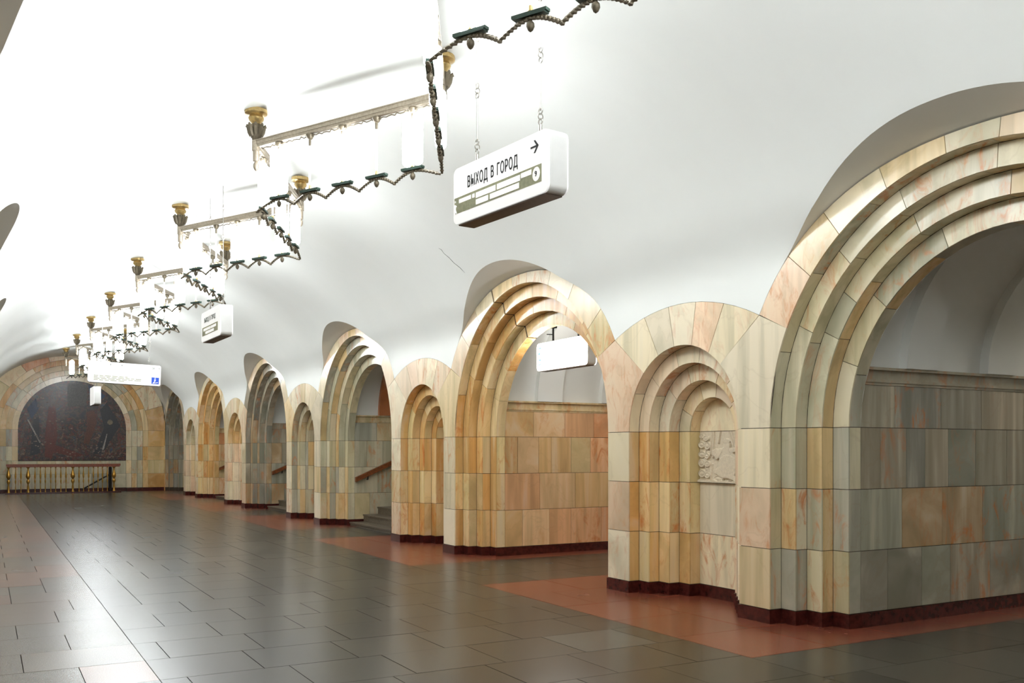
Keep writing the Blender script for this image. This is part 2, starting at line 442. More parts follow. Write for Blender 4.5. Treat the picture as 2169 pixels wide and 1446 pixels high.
def niche(sd, k, parent, single, pal_ring, pal_jamb, pal_face='cream'):
    cy = nc(k); core = backing(sd, cy, RN, parent, 0)
    sl = Slabs(core, single)
    av_n = math.radians(46)
    def outer_pt(u):                               # u from 1 (far valley) to -1
        y = NHALF*u; return (y, NTOP-NR+math.sqrt(NR*NR-y*y)-.004)
    def ring(av):
        us = [1, .52, .16, -.22, -.58, -1]; aa = [av_n, math.radians(66), math.radians(84), math.radians(102), math.radians(120), PI-av_n]
        for i in range(5):
            n = 5; a0, a1 = aa[i]+G/RN, aa[i+1]-G/RN; u0, u1 = us[i]-G*1.2, us[i+1]+G*1.2
            sl.add('spandrel_slab', lambda m: face_seg(m, sd, 0, cy, arc(RN, a0, a1, n), [outer_pt(u0+(u1-u0)*j/n) for j in range(n+1)]), pal_face)
        for s in (1, -1):                          # the corner block between niche and large arch
            vy, vz = NHALF, SPR+VALZ
            av_l = math.atan2(VALZ, VAL); n = 8
            nin = [(RN*math.cos(av_n*j/n), SPR+G+(RN*math.sin(av_n*j/n))) for j in range(n+1)]
            lin_ = []
            for j in range(n+1):
                t = av_l*j/n; lin_.append((PER/2-RL*math.cos(t), SPR+G+RL*math.sin(t)))
            a = nin+[(vy, vz-.006)]; b = lin_+[(vy+.0005, vz-.006)]
            pts_a = [(s*y, z) for y, z in a]; pts_b = [(s*y, z) for y, z in b]
            sl.add('corner_block', lambda m: face_seg(m, sd, 0, cy, pts_a, pts_b), pal_face)
            for z0, z1 in zip(COUR[:-1], COUR[1:]):
                sl.add('face_slab', lambda m: boxd(m, sd, 0, T, cy+s*RN, cy+s*(PER/2-RL), z0+G, z1-G), pal_face)
    orders(sl, sd, cy, RN, 5, pal_ring, pal_jamb, ring)
    r4 = RN-3*DF
    for z0, z1 in zip(COUR[:-1], COUR[1:]):
        sl.add('back_slab', lambda m: boxd(m, sd, 4*DR, 4*DR+T, cy-r4+G, cy+r4-G, z0+G, z1-G), pal_face)
    p = arc(r4-.001, 0, PI, 12); sl.add('back_slab', lambda m: face_seg(m, sd, 4*DR, cy, p, [(y, SPR+G) for y, z in p]), pal_face)
    sl.finish(); return core

wall_r = struct(empty('wall_right', (WR, LC0, 0)))
wall_r.location = (0, 0, 0)
SR, SLF = Side(1), Side(-1)
LP = {0: ('jambgrey', 'jambgrey'), 1: ('jambgrey', 'jambgrey'), 2: ('ochre', 'ochre'), 3: ('jambgrey', 'jambgrey'), 4: ('darkgrey', 'darkgrey'), 5: ('ochre', 'ochre'), 6: ('darkgrey', 'darkgrey')}
NP = {0: ('cream', 'ochre'), 1: ('cream', 'ochre'), 2: ('ochre', 'ochre'), 3: ('grey', 'jambgrey'), 4: ('ochre', 'cream'), 5: ('jambgrey', 'cream'), -1: ('cream', 'cream')}
for k in range(0, 7): large_arch(SR, k, wall_r, k in (1, 2, 3), *LP[k], crack=math.radians(68) if k == 2 else None)
for k in range(0, 6): niche(SR, k, wall_r, k in (1, 2, 3), *NP[k])

# left wall: same arcade, seen only at its hoods
wall_l = struct(empty('wall_left'))
for k in range(0, 7): large_arch(SLF, k, wall_l, False, 'jambgrey', 'jambgrey')
for k in range(0, 6): niche(SLF, k, wall_l, False, 'cream', 'ochre')
m = MB(); m.box(WL-4.3, WL-4.2, BACK, END, 0, 4); m.build('passage_end', 'plaster', wall_l)
lp = Slabs(wall_l, False)                         # passage walls between the left piers
for k in range(0, 6):
    for s_ in (-1, 1):
        for z0, z1 in zip(COUR, COUR[1:]+[2.34]):
            for j in range(6):
                xa = WL-4*DR-.012-j*.6; ya = nc(k)+s_*(PER/2-PW); yb = ya-s_*T
                lp.add('wall_slab', lambda m: m.box(max(xa-.6+G, WL-4.2), xa-G, min(ya, yb), max(ya, yb), z0+G, z1-G), 'grey')
lp.finish('passage_facing')
m = MB()
for k in range(0, 6): m.box(WL-4.2, WL-4*DR-.012, nc(k)-(PER/2-PW)+T, nc(k)+(PER/2-PW)-T, 0, 2.34)
m.box(WL-4.2, WL-4*DR-.012, BACK, lc(0)-PW, 0, 2.34); m.box(WL-4.2, WL-4*DR-.012, lc(6)+PW, END, 0, 2.34)
m.build('passage_core', 'mortar', wall_l)
m = MB()
for k in range(0, 7):
    p = [((PW+.03)*math.cos(PI*i/24), 2.34+1.42*math.sin(PI*i/24)) for i in range(25)]
    m.sheet([(WL-4*DR+.01, lc(k)+y, z) for y, z in p], [(WL-4.2, lc(k)+y, z) for y, z in p])
m.build('passage_vault', 'plaster', wall_l, 50, recalc=False)

# half bay at the very back and an unseen closing wall added for light bounce
m = MB(); m.box(WL-.02, WR+.02, BACK-.1, BACK, 0, 5.4); struct(m.build('bounce_wall_back', 'plaster'))
for sd, par in ((SR, wall_r), (SLF, wall_l)):
    for (a, b) in ((BACK, lc(0)-RL),):
        m = MB(); boxd(m, sd, 0, .1, a, b, 0, 3.2); m.build('plain_facing', 'plaster', par)
    fs_ = Slabs(par, False)
    for z0, z1 in zip([0]+COUR, COUR+[3.05]): fs_.add('face_slab', lambda m: boxd(m, sd, 0, T, lc(6)+RL, END+.05, z0+G, z1-G), 'ochre')
    fs_.finish()

# ---------------------------------------------------------------- plinths
def plinth_profile(sd, cy, R, s):
    """step line of one jamb, from the front face inwards, as (d, y)"""
    pts = [(-.012, cy+s*(R-.012))]
    for k in range(4):
        rk = R-k*DF
        pts.append((k*DR-.012, cy+s*(rk-.012))); pts.append(((k+1)*DR-.012, cy+s*(rk-.012)))
    return pts
base_r = struct(empty('baseboard_right'))
base_l = struct(empty('baseboard_left'))
def pier_plinth(sd, kn, parent):
    cy = nc(kn); m = MB(); h = COUR[0]-.003
    # outline: passage near side -> large-arch steps -> front face -> niche steps -> niche back ... symmetric
    half = []
    yl = PER/2
    path = []
    for k in (3, 2, 1, 0):
        rk = RL-k*DF; path += [((k+1)*DR, yl-rk), (k*DR, yl-rk)]
    for k in range(4):
        rk = RN-k*DF; path += [(k*DR, rk), ((k+1)*DR, rk)]
    far = [(d, cy+y) for d, y in path]; near = [(d, cy-y) for d, y in reversed(path)]
    full = [(XE-WR, cy+yl-PW)]+far+near+[(XE-WR, cy-(yl-PW))]
    # offset outwards by .012 (towards free space)
    o = .012; out = []
    def seg_n(a, b):
        dx, dy = b[0]-a[0], b[1]-a[1]; l = math.hypot(dx, dy); return (dy/l, -dx/l)
    N = len(full)
    for i, p in enumerate(full):
        ns = []
        if i > 0: ns.append(seg_n(full[i-1], p))
        if i < N-1: ns.append(seg_n(p, full[i+1]))
        nx = sum(v[0] for v in ns); ny = sum(v[1] for v in ns)
        out.append((p[0]-nx*o*(-1), p[1]-ny*o*(-1)))
    test = out[1]
    if (out[2][0]+out[3][0])/2 > (full[2][0]+full[3][0])/2:      # went into the wall: flip
        out = [(2*p[0]-q[0], 2*p[1]-q[1]) for p, q in zip(full, out)]
    A = [(sd.x(d), y, 0) for d, y in out]; B = [(sd.x(d), y, h) for d, y in out]
    A2 = [(sd.x(d), y, 0) for d, y in full]; B2 = [(sd.x(d), y, h) for d, y in full]
    m.strip(A, B, A2, B2)
    return m.build('plinth', 'plinth_marble', parent)
for k in range(0, 6): pier_plinth(SR, k, base_r); pier_plinth(SLF, k, base_l)

# ---------------------------------------------------------------- passages on the right
def passage(k, single, pal, sub):
    cy = lc(k); root = wall_r
    # core walls
    m = MB()
    for s in (-1, 1):
        y0, y1 = cy+s*(PW+T*.8), cy+s*(PW+.2)
        m.box(XP-.02, XE, min(y0, y1), max(y0, y1), 0, 2.34)
    core = m.build('passage_core', 'mortar', root)
    sl = Slabs(core, single)
    for s in (1, -1):
        for r, (z0, z1) in enumerate(zip(COUR+[], COUR[1:]+[2.20])):
            x = XP+.012; i = 0
            fixed = [[.36, .48, .42, .62, .7], [.56, .58, .62, .7], [.26, .36, .27, .34, .42, .5, .5], [.46, .66, .62, .7]][r]
            while x < XE-.05:
                w = fixed[i] if i < len(fixed) else .7
                if k != 1: w *= random.uniform(.85, 1.15)
                i += 1; x1 = min(x+w, XE)
                if XE-x1 < .15: x1 = XE
                ya, yb = cy+s*PW, cy+s*(PW+T)
                sl.add('wall_slab', lambda m: m.box(x+G, x1-G, min(ya, yb), max(ya, yb), z0+G, z1-G), pal, hidden=s < 0)
                x = x1
    sl.finish()
    # cornice: frieze, fillet and cap, as one profiled moulding on each side
    for s in (1, -1):
        prof = [(0, 2.20), (-.02, 2.20), (-.02, 2.225), (-.035, 2.225), (-.035, 2.25), (-.01, 2.25), (-.01, 2.335), (-.06, 2.335), (-.06, 2.36), (0, 2.36)]
        m = MB(); A = [(XP+.01, cy+s*(PW+T+d), z) for d, z in prof]; B = [(XE, cy+s*(PW+T+d), z) for d, z in prof]
        nn = len(prof); m.addv(A+B, [(i, (i+1) % nn, nn+(i+1) % nn, nn+i) for i in range(nn)]+[tuple(range(nn)), tuple(range(nn, 2*nn))])
        o = m.build('cornice', 'marble', core); o.color = pick(pal if pal != 'pink' else 'ochre')
    # barrel ceiling with ribs
    m = MB(); n = 24; a, b, zc = PW+.02, 1.42, 2.36
    p = [(a*math.cos(PI*i/n), zc+b*math.sin(PI*i/n)) for i in range(n+1)]
    m.sheet([(XP-.01, cy+y, z) for y, z in p], [(XE, cy+y, z) for y, z in p])
    # infill behind the innermost arch ring
    q = arc(PW, 0, PI, n); m.sheet([(XP+.01, cy+y, z) for y, z in q], [(XP+.01, cy+y*1.03, zz) for (y, z), (_, zz) in zip(q, [(0, max(z, w[1])) for w, (y, z) in zip(p, q)])])
    pc = m.build('passage_vault', 'plaster', core, 50, recalc=False)
    for xr in (XP+.55, XP+1.75):
        m = MB(); p2 = [(y*.94, zc+(z-zc)*.95) for y, z in p]
        m.strip([(xr, cy+y, z) for y, z in p2], [(xr+.45, cy+y, z) for y, z in p2], [(xr, cy+y, z) for y, z in p], [(xr+.45, cy+y, z) for y, z in p])
        if k in (3, 5) and xr < XP+1:
            o = m.build('vault_rib', 'marble', pc, 40); o.color = lin(190, 118, 76)
        else: m.build('vault_rib', 'plaster', pc, 40)
    return core
for k in range(0, 7): passage(k, k in (1, 2), {1: 'darkgrey', 2: 'pink', 3: 'grey', 4: 'darkgrey', 5: 'pink'}.get(k, 'grey'), None)

# platform side hall behind the piers
m = MB(); m.box(XE+3.4, XE+3.5, BACK, END, 0, 4.6); m.box(XE, XE+3.5, BACK, END, 4.5, 4.6)
for k in range(0, 6):
    m.box(XE-.02, XE+.05, nc(k)-(PER/2-PW)-.02, nc(k)+(PER/2-PW)+.02, 0, 4.5)
m.box(XE-.02, XE+.05, BACK, lc(0)-PW, 0, 4.5); m.box(XE-.02, XE+.05, lc(6)+PW, END, 0, 4.5)
for k in range(0, 7): m.box(XE-.02, XE+.05, lc(k)-PW-.02, lc(k)+PW+.02, 3.82, 4.5)
wplat = struct(m.build('wall_platform', 'plaster'))
for k in range(0, 7):
    m = MB(); m.box(XE+1.2, XE+1.5, lc(k)-.6, lc(k)+.6, 4.38, 4.5); m.build('platform_lamp', 'platform_glass', wplat)

# ---------------------------------------------------------------- floor
floor = struct(quick('floor', 'dark_base', None, lambda m: m.box(WL-4, XE+3.5, BACK, END+.6, -.12, -.012)))
GREY = [(60, 57, 50), (55, 53, 47), (63, 60, 53), (58, 54, 47), (53, 51, 46), (67, 64, 57)]
PINKG = [(112, 94, 84), (104, 90, 80), (120, 98, 88), (98, 92, 84), (108, 100, 92), (124, 100, 88)]
RED = [(118, 63, 46), (113, 60, 44), (122, 66, 48), (110, 59, 44)]
LIGHT = (80, 80, 74)
fj = MB(); counts = {}
def slab(x0, x1, y0, y1, pal, name):
    c = lin(*random.choice(pal)) if pal is not GREY or random.random() > .035 else lin(*LIGHT)
    vis = 3.6 < (y0+y1)/2 < 21 and x0 < 9.5 and counts.get(name, 0) < 300
    g = .003
    if vis:
        counts[name] = counts.get(name, 0)+1
        m = MB(); m.box(x0+g, x1-g, y0+g, y1-g, -.014, random.uniform(-.0006, .0004)); o = m.build(name, 'granite', floor); o.color = c
    else:
        fj.col = c; fj.box(x0+g, x1-g, y0+g, y1-g, -.014, 0)
def tile(x0, x1, y0, y1, w, d, pal, name, stag=True, xoff=0):
    nrow = max(1, round((y1-y0)/d)); d = (y1-y0)/nrow
    for r in range(nrow):
        a = y0+r*d; x = x0; first = True
        while x < x1-.01:
            ww = w
            if first and stag and r % 2: ww = w/2
            if random.random() < .12: ww *= .5
            first = False; e = min(x+ww, x1)
            if x1-e < .14: e = x1
            slab(x, e, a, a+d, pal, name); x = e
XB = 5.17; XBL = 2*AX-XB
tile(1.07, XB, BACK, END+.45, .73, .70, GREY, 'floor_slab')
tile(WL, 1.07, BACK, END+.45, .72, .70, PINKG, 'side_slab')
for k in range(-1, 6):
    a, b = nc(k)-(PER/2-PW)-.45, nc(k)+(PER/2-PW)+.45
    tile(XB, WR+.6, max(a, BACK), min(b, END), .87, .9, RED, 'border_slab', False)
    tile(WR+.6, XE+.1, max(a, BACK), nc(k)-(PER/2-PW)+.02, .9, .5, RED, 'border_slab', False) if a > BACK else None
    tile(WR+.6, XE+.1, nc(k)+(PER/2-PW)-.02, min(b, END), .9, .5, RED, 'border_slab', False)
for k in range(0, 7):
    a, b = lc(k)-PW+.45, lc(k)+PW-.45
    tile(XB, XE+.1, a, min(b, END), .8, .75, GREY, 'passage_slab')
a = lc(6)+PW-.45; tile(XB, XE, a, END+.3, .8, .7, RED, 'border_slab', False)
tile(XE+.1, XE+3.4, BACK, END, 1.0, 1.2, GREY, 'passage_slab'); tile(WL-4, WL, BACK, END, 1.0, 1.2, GREY, 'passage_slab')
tag(fj.build('far_floor_slabs', 'granite_joined', floor, None, True), kind='stuff')

# ---------------------------------------------------------------- end wall with mural
MX, MR, MS = 3.03, 1.91, 2.40
ew = struct(empty('wall_end'))
def ez(d): return END+d
m = MB()
xs = frange(WL-.02, WR+.02, 60)
R4 = MR+.80
lo = []; hi = []
yy = END+T*.8
m.sheet([(WL-.05, END+.4, 0), (WL-.05, END+.4, 5.4)], [(WR+.05, END+.4, 0), (WR+.05, END+.4, 5.4)])
ecore = m.build('end_core', 'mortar', ew)
es = Slabs(ecore, True)
def fx(m, y, inner, outer, t=T):                      # slabs facing the camera; lists of (x,z)
    m.strip([(x, y, z) for x, z in inner], [(x, y, z) for x, z in outer], [(x, y+t, z) for x, z in inner], [(x, y+t, z) for x, z in outer])
def earc(R, a0, a1, n): return [(MX+R*math.cos(a0+(a1-a0)*i/n), MS+R*math.sin(a0+(a1-a0)*i/n)) for i in range(n+1)]
def zv(x): return Z0+VB*max(0, 1-((x-AX)/HALF)**2)**(1/VQ)
ECO = [.13, .69, 1.22, 1.76, 2.40]
for k in range(4):                                     # four stepped rings round the mural
    r0, r1 = MR+.2*k, MR+.2*(k+1); y = END+.24-.06*k
    av = angles(9, 0, PI, .1)
    pal = ['cream', 'jambgrey', 'jambgrey', 'ochre'][k]
    for i in range(9):
        a0, a1 = av[i]+G/r0, av[i+1]-G/r0
        es.add('voussoir', lambda m: fx(m, y, earc(r0+.001, a0, a1, 5), earc(r1-G, a0, a1, 5), .3 if k == 0 else .2), pal)
    for s in (1, -1):
        for z0, z1 in zip(ECO[:-1], ECO[1:]):
            xa, xb = MX+s*(r0+.001), MX+s*(r1-G)
            es.add('jamb_slab', lambda m: m.box(min(xa, xb), max(xa, xb), y, y+.2, z0+G, z1-G), pal)
a_in = angles(10, 0, PI, .1)
for i in range(10):                                    # broad outer ring up to the vault
    a0, a1 = a_in[i]+G/2, a_in[i+1]-G/2; n = 6; outer = []
    for j in range(n+1):
        t = a0+(a1-a0)*j/n; r = R4
        while r < 4.0:
            x, z = MX+r*math.cos(t), MS+r*math.sin(t)
            if z > zv(max(AX-HALF, min(AX+HALF, x)))+.02 or abs(x-AX) > HALF+.03: break
            r += .02
        outer.append((x, z))
    es.add('voussoir', lambda m: fx(m, END, earc(R4, a0, a1, n), outer, .2), 'pink' if i % 3 == 0 else ('ochre', 'cream')[i % 2])
for s in (1, -1):
    for z0, z1 in zip(ECO[:-1], ECO[1:]):
        xa = MX+s*R4; xb = WR+.03 if s > 0 else WL-.03
        es.add('jamb_slab', lambda m: m.box(min(xa, xb), max(xa, xb), END, END+.2, z0+G, z1-G), 'ochre')
for z0, z1 in zip([.13, .69], [.69, 1.20]):
    x = MX-MR
    while x < MX+MR-.01:
        w = .64; x1 = min(x+w, MX+MR)
        es.add('wall_slab', lambda m: m.box(x+G, x1-G, END+.3, END+.33, z0+G, z1-G), 'jambgrey'); x = x1
es.finish()
m = MB(); m.box(MX-R4-.7, MX-MR, END-.012, END+.3, 0, .127); m.box(MX+MR, WR+.02, END-.012, END+.3, 0, .127); m.box(MX-MR, MX+MR, END+.285, END+.3, 0, .127)
struct(m.build('baseboard_end', 'plinth_marble'))
m = MB(); p = earc(MR+.02, 0, PI, 40); m.strip([(x, END+.30, z) for x, z in p], [(x, END+.30, 1.22) for x, z in p], [(x, END+.33, z) for x, z in p], [(x, END+.33, 1.22) for x, z in p])
mur = m.build('mural', 'mosaic'); tag(mur, 'dark red and black mosaic mural filling the arched end wall', 'mural')
# loose mosaic shapes standing slightly proud of the ground
def mshape(name, pts, col, d=.02):
    key = 'mosaic_'+name
    if key not in MATS: simple(key, lin(*col), .35, 0, .4, 30, .3)
    m = MB(); n = len(pts); vs = [(MX+x, END+.30-d, z) for x, z in pts]+[(MX+x, END+.31, z) for x, z in pts]
    m.addv(vs, [tuple(range(n)), tuple(range(2*n-1, n-1, -1))]+[(i, n+i, n+(i+1) % n, (i+1) % n) for i in range(n)])
    return m.build('mosaic_inlay', key, mur)
mshape('red', [(-1.0, 1.35), (-.75, 1.3), (-.55, 2.2), (-.62, 3.2), (-.85, 3.3), (-.98, 2.3)], (110, 46, 34))
mshape('red', [(-.8, 1.55), (.1, 1.35), (.4, 1.42), (-.1, 1.62), (-.7, 1.85)], (110, 46, 34), .024)
mshape('rust', [(.35, 1.9), (.55, 1.85), (.85, 2.7), (.75, 3.2), (.45, 3.1), (.5, 2.6)], (104, 56, 36))
mshape('steel', [(.52, 4.18), (.9, 4.0), (1.15, 3.75), (.85, 3.45), (.62, 3.5)], (44, 62, 96))
mshape('steel', [(-1.6, 3.2), (-1.3, 3.6), (-1.2, 3.2), (-1.45, 2.8)], (44, 62, 96))
mshape('dark', [(.7, 1.45), (1.05, 1.5), (1.7, 2.6), (1.2, 3.5), (.95, 3.2), (1.1, 2.5)], (40, 40, 46))
mshape('dark', [(-1.5, 1.4), (-1.15, 1.5), (-1.2, 2.9), (-1.4, 2.8)], (48, 42, 42), .022)
mshape('pale', [(-1.60, 2.78), (-1.56, 2.80), (-1.14, 1.92), (-1.18, 1.90)], (190, 180, 172), .03)
mshape('pale', [(1.02, 1.62), (1.10, 1.66), (1.22, 2.25), (1.20, 2.26)], (190, 180, 172), .03)
mshape('stonegrey', [(-.2, 3.3), (.45, 3.35), (.5, 4.15), (.1, 4.24), (-.2, 4.2)], (92, 88, 82))
mshape('ochre', [(1.32+.1*math.cos(2*PI*i/12), 2.72+.1*math.sin(2*PI*i/12)) for i in range(12)], (134, 118, 92), .03)

m = MB()
for i in range(150):
    cx, cz = random.choice([(-1.25, 1.9), (-.45, 2.4), (.35, 1.6), (.95, 1.55), (1.5, 1.5), (-.9, 3.4), (-.2, 1.45), (-1.3, 3.0)])
    x = MX+cx+random.gauss(0, .2); z = cz+random.gauss(0, .22); q_ = random.uniform(.012, .035)
    if z < 1.28 or (x-MX)**2+max(0, z-MS)**2 > 1.8**2: continue
    m.box(x-q_, x+q_, END+.27, END+.305, z-q_*.6, z+q_*.6)
simple('mosaic_fleck', lin(150, 126, 110), .35, 0, 0, 6, .35)
tag(m.build('pale_tesserae', 'mosaic_fleck', mur), kind='stuff')

# ---------------------------------------------------------------- chandelier zigzag
ZB, ZT = 4.84, 4.22                                    # top bar, lower rod
XA, XBB = 2.52, 3.66
PLEN = math.hypot(XBB-XA, 2.21)
TR = [.14, .32, .50, .68, .86]
CZ = 5.18
def make_section():
    r = empty('zigzag_chandelier')
    q = lambda n, mat, fn, par=r, sm=40: quick(n, mat, par, fn, sm)
    rose = q('ceiling_rose', 'brass', lambda m: m.lathe([(.118, .03), (.118, -.008), (.108, -.016), (.068, -.03), (.074, -.04), (.082, -.056), (.074, -.08), (.05, -.105), (.045, -.125)], (0, 0, CZ), 20))
    def cap(m):
        m.lathe([(.045, -.115), (.075, -.15), (.085, -.17), (.06, -.215), (.066, -.225), (.066, -.24), (.045, -.27), (.035, -.33)], (0, 0, CZ), 12)
        for i in range(8):                              # curled leaves
            a = 2*PI*i/8; c, s = math.cos(a), math.sin(a)
            m.tube([(.05*c, .05*s, CZ-.25), (.068*c, .068*s, CZ-.205), (.08*c, .08*s, CZ-.155), (.097*c, .097*s, CZ-.135), (.104*c, .104*s, CZ-.155)], [.02, .026, .024, .016, .008], 6)
    q('leaf_capital', 'dark_bronze', cap)
    q('drop_stem', 'bar_bronze', lambda m: m.lathe([(.04, ZB+.05), (.045, ZB+.04), (.045, ZB-.06), (.036, ZB-.065), (.034, ZB-.17), (.028, ZB-.175)], (0, 0, 0), 12))
    q('acorn_finial', 'bar_bronze', lambda m: m.lathe([(.016, ZB-.17), (.02, ZB-.185), (.032, ZB-.205), (.032, ZB-.235), (.02, ZB-.262), (.004, ZB-.275)], (0, 0, 0), 12))
    def bar(m):
        m.box(0, PLEN, -.03, .03, ZB, ZB+.035); m.box(0, PLEN, -.022, .022, ZB-.028, ZB); m.box(0, PLEN, -.036, .036, ZB+.035, ZB+.045)
    b = q('top_bar', 'bar_bronze', bar, sm=None)
    def scroll(m):
        m.tube([(PLEN*(.03+.94*j/66), .008*math.sin(j*2.1), ZB-.038-.018*abs(math.sin(j*1.3))) for j in range(67)], .006, 5)
    q('scrollwork', 'dark_bronze', scroll, b)
    for i, t in enumerate(TR):
        x = PLEN*t
        br = q('bracket', 'dark_bronze', lambda m: (m.lathe([(.036, ZB-.028), (.044, ZB-.04), (.03, ZB-.075), (.014, ZB-.085), (.012, ZB-.14), (.004, ZB-.16)], (x, 0, 0), 10), m.box(x-.05, x+.05, -.012, .012, ZB-.06, ZB-.035)))
        q('thin_tube', 'sign_metal', lambda m: m.lathe([(.011, ZB-.15), (.011, ZT+.03)], (x, 0, 0), 8), br)
        def tray(m):
            m.box(x-.125, x+.125, -.024, .024, ZT+.012, ZT+.03); m.box(x-.115, x+.115, -.028, .028, ZT+.002, ZT+.014)
        tr = q('lamp_tray', 'green_metal', tray, sm=None)
        q('acorn', 'dark_bronze', lambda m: m.lathe([(.008, ZT+.004), (.01, ZT-.02), (.024, ZT-.035), (.026, ZT-.055), (.016, ZT-.078), (.003, ZT-.088)], (x, 0, 0), 10), tr)
        q('socket', 'brass', lambda m: m.lathe([(.012, ZT+.028), (.02, ZT+.036), (.012, ZT+.07), (.006, ZT+.08)], (x, 0, 0), 8), tr)
        if i % 2 == 0:
            for s in (-1, 1):
                q('lamp_tube', 'lamp_glass', lambda m: m.lathe([(.02, ZT+.045), (.046, ZT+.07), (.05, ZT+.10), (.05, ZB-.14), (.044, ZB-.11), (.02, ZB-.09)], (x+s*.062, 0, 0), 12))
    sp = .18*PLEN
    def rod(m):
        pts = []
        for i, t in enumerate(TR):
            for j in range(-8, 9):
                if i > 0 and j == -8: continue
                u = j/8; pts.append((PLEN*t+u*sp/2*(1 if not ((i == 0 and u < 0) or (i == 4 and u > 0)) else 1.45), 0, ZT-.085*abs(u)**1.7))
        m.tube(pts, .012, 6)
        for p_ in pts[1:-1]: m.lathe([(.016, -.014), (.019, -.006), (.008, .012)], p_, 5)
    q('wavy_rod', 'dark_bronze', rod)
    return r
def copy_tree(o, parent=None):
    c = o.copy(); C.objects.link(c); c.parent = parent
    for ch in [x for x in bpy.data.objects if x.parent == o]: copy_tree(ch, c)
    return c
proto = make_section()
kids = {}
def tree_of(o): return [(ch, [g for g in ch.children]) for ch in o.children]
ORD = ['', 'first', 'second', 'third', 'fourth', 'fifth', 'sixth', 'seventh', 'eighth', 'ninth', 'tenth', 'eleventh', 'twelfth', 'thirteenth', 'fourteenth', 'fifteenth', 'sixteenth', 'seventeenth', 'eighteenth', 'nineteenth', 'twentieth']
AZ = 10.04
TREE = tree_of(proto)
def dup(loc, rz):
    c = proto.copy(); C.objects.link(c); c.location = loc; c.rotation_euler = (0, 0, rz)
    for ch, gs in TREE:
        d = ch.copy(); C.objects.link(d); d.parent = c
        for g in gs:
            h = g.copy(); C.objects.link(h); h.parent = d
    return c
secs = []
for i in range(-6, 12):                                # node i: even = left, odd = right
    y0 = AZ+2.21*i; y1 = y0+2.21
    x0, x1 = (XA, XBB) if i % 2 == 0 else (XBB, XA)
    # the stem stands at the far node, the bar runs towards the camera
    rz = math.atan2(y0-y1, x0-x1); loc = (x1, y1, 0)
    if i == -6: o = proto; o.location = loc; o.rotation_euler = (0, 0, rz)
    else: o = dup(loc, rz)
    secs.append(o)
for j, o in enumerate(reversed(secs)):
    tag(o, '%s bronze zigzag chandelier section with glowing white tubes, counted from the mural' % ORD[j+1], 'chandelier', 'zigzag chandelier sections')

# ---------------------------------------------------------------- signs
def text_mesh(s, size, name='lettering', depth=.002, sx=1.0, bold=.0011, gap=1.0):
    cu = bpy.data.curves.new(name, 'FONT'); cu.body = s; cu.size = size; cu.extrude = depth; cu.align_x = 'LEFT'; cu.align_y = 'CENTER'; cu.resolution_u = 3; cu.offset = bold; cu.space_character = gap; cu.space_word = 1.35
    o = bpy.data.objects.new('tmp', cu); C.objects.link(o)
    dg = bpy.context.evaluated_depsgraph_get(); dg.update()
    me = bpy.data.meshes.new_from_object(o.evaluated_get(dg)); C.objects.unlink(o); bpy.data.objects.remove(o)
    me.transform(Matrix.Diagonal((sx, 1, 1, 1))); return me
def rrect(w, h, r, n=5):
    pts = []
    for cx, cz, a in ((w/2-r, h/2-r, 0), (-w/2+r, h/2-r, PI/2), (-w/2+r, -h/2+r, PI), (w/2-r, -h/2+r, 1.5*PI)):
        for i in range(n+1): pts.append((cx+r*math.cos(a+PI/2*i/n), cz+r*math.sin(a+PI/2*i/n)))
    return pts
def sign_box(name, loc, rz, w, h, d, hang, label, glow='sign_glow', back=True, chains=True):
    """local: x along the sign (reading direction), -y the read face, z=0 at bottom"""
    r = empty(name, loc, rz); tag(r, label, 'sign')
    q = lambda n, mat, fn, par=r, sm=None: quick(n, mat, par, fn, sm)
    def shell(m, y0, y1, ww, hh, rr=.05):
        p = rrect(ww, hh, rr); n = len(p)
        vs = [(x, y0, z+h/2) for x, z in p]+[(x, y1, z+h/2) for x, z in p]
        m.addv(vs, [tuple(range(n)), tuple(range(2*n-1, n-1, -1))]+[(i, n+i, n+(i+1) % n, (i+1) % n) for i in range(n)])
    q('case', 'sign_metal', lambda m: shell(m, -d/2+.012, d/2-.012, w, h), sm=40)
    f = q('lit_face', glow, lambda m: shell(m, -d/2, -d/2+.0115, w-.004, h-.004), sm=40)
    q('lit_face', glow, lambda m: shell(m, d/2-.0115, d/2, w-.004, h-.004), sm=40)
    q('under_tray', 'sign_dark', lambda m: m.box(-w/2+.05, w/2-.05, -d/2+.014, d/2-.014, -.008, .004))
    if chains:
        for s in (-1, 1):
            def ch(m):
                x = s*w*.33; z = h
                m.tube([(x, 0, z), (x, 0, z+.08)], .012, 8); z += .08
                while z < hang-.3:
                    for i in range(3):
                        m.torus((x, 0, z+.02), .02, .0045, 'x' if i % 2 else 'y'); z += .034
                    z2 = min(z+.30, hang-.05); m.tube([(x, 0, z-.01), (x, 0, z2)], .005, 6); z = z2
                m.tube([(x, 0, z-.02), (x, 0, hang)], .005, 6)
            q('chain', 'chain_metal', ch)
    return r, f, q
def put_text(parent, s, size, x, z, y, mat='black_ink', sx=1.0, name='lettering', bold=.0011, gap=1.0):
    me = text_mesh(s, size, name, .0015, sx, bold, gap); me.materials.append(MATS[mat])
    o = bpy.data.objects.new(name, me); link(o, parent); o.location = (x, y, z); o.rotation_euler = (PI/2, 0, 0); return o
def bars(parent, name, mat, rects, y):
    m = MB()
    for x0, x1, z0, z1 in rects: m.box(x0, x1, y-.0015, y+.001, z0, z1)
    return m.build(name, mat, parent)
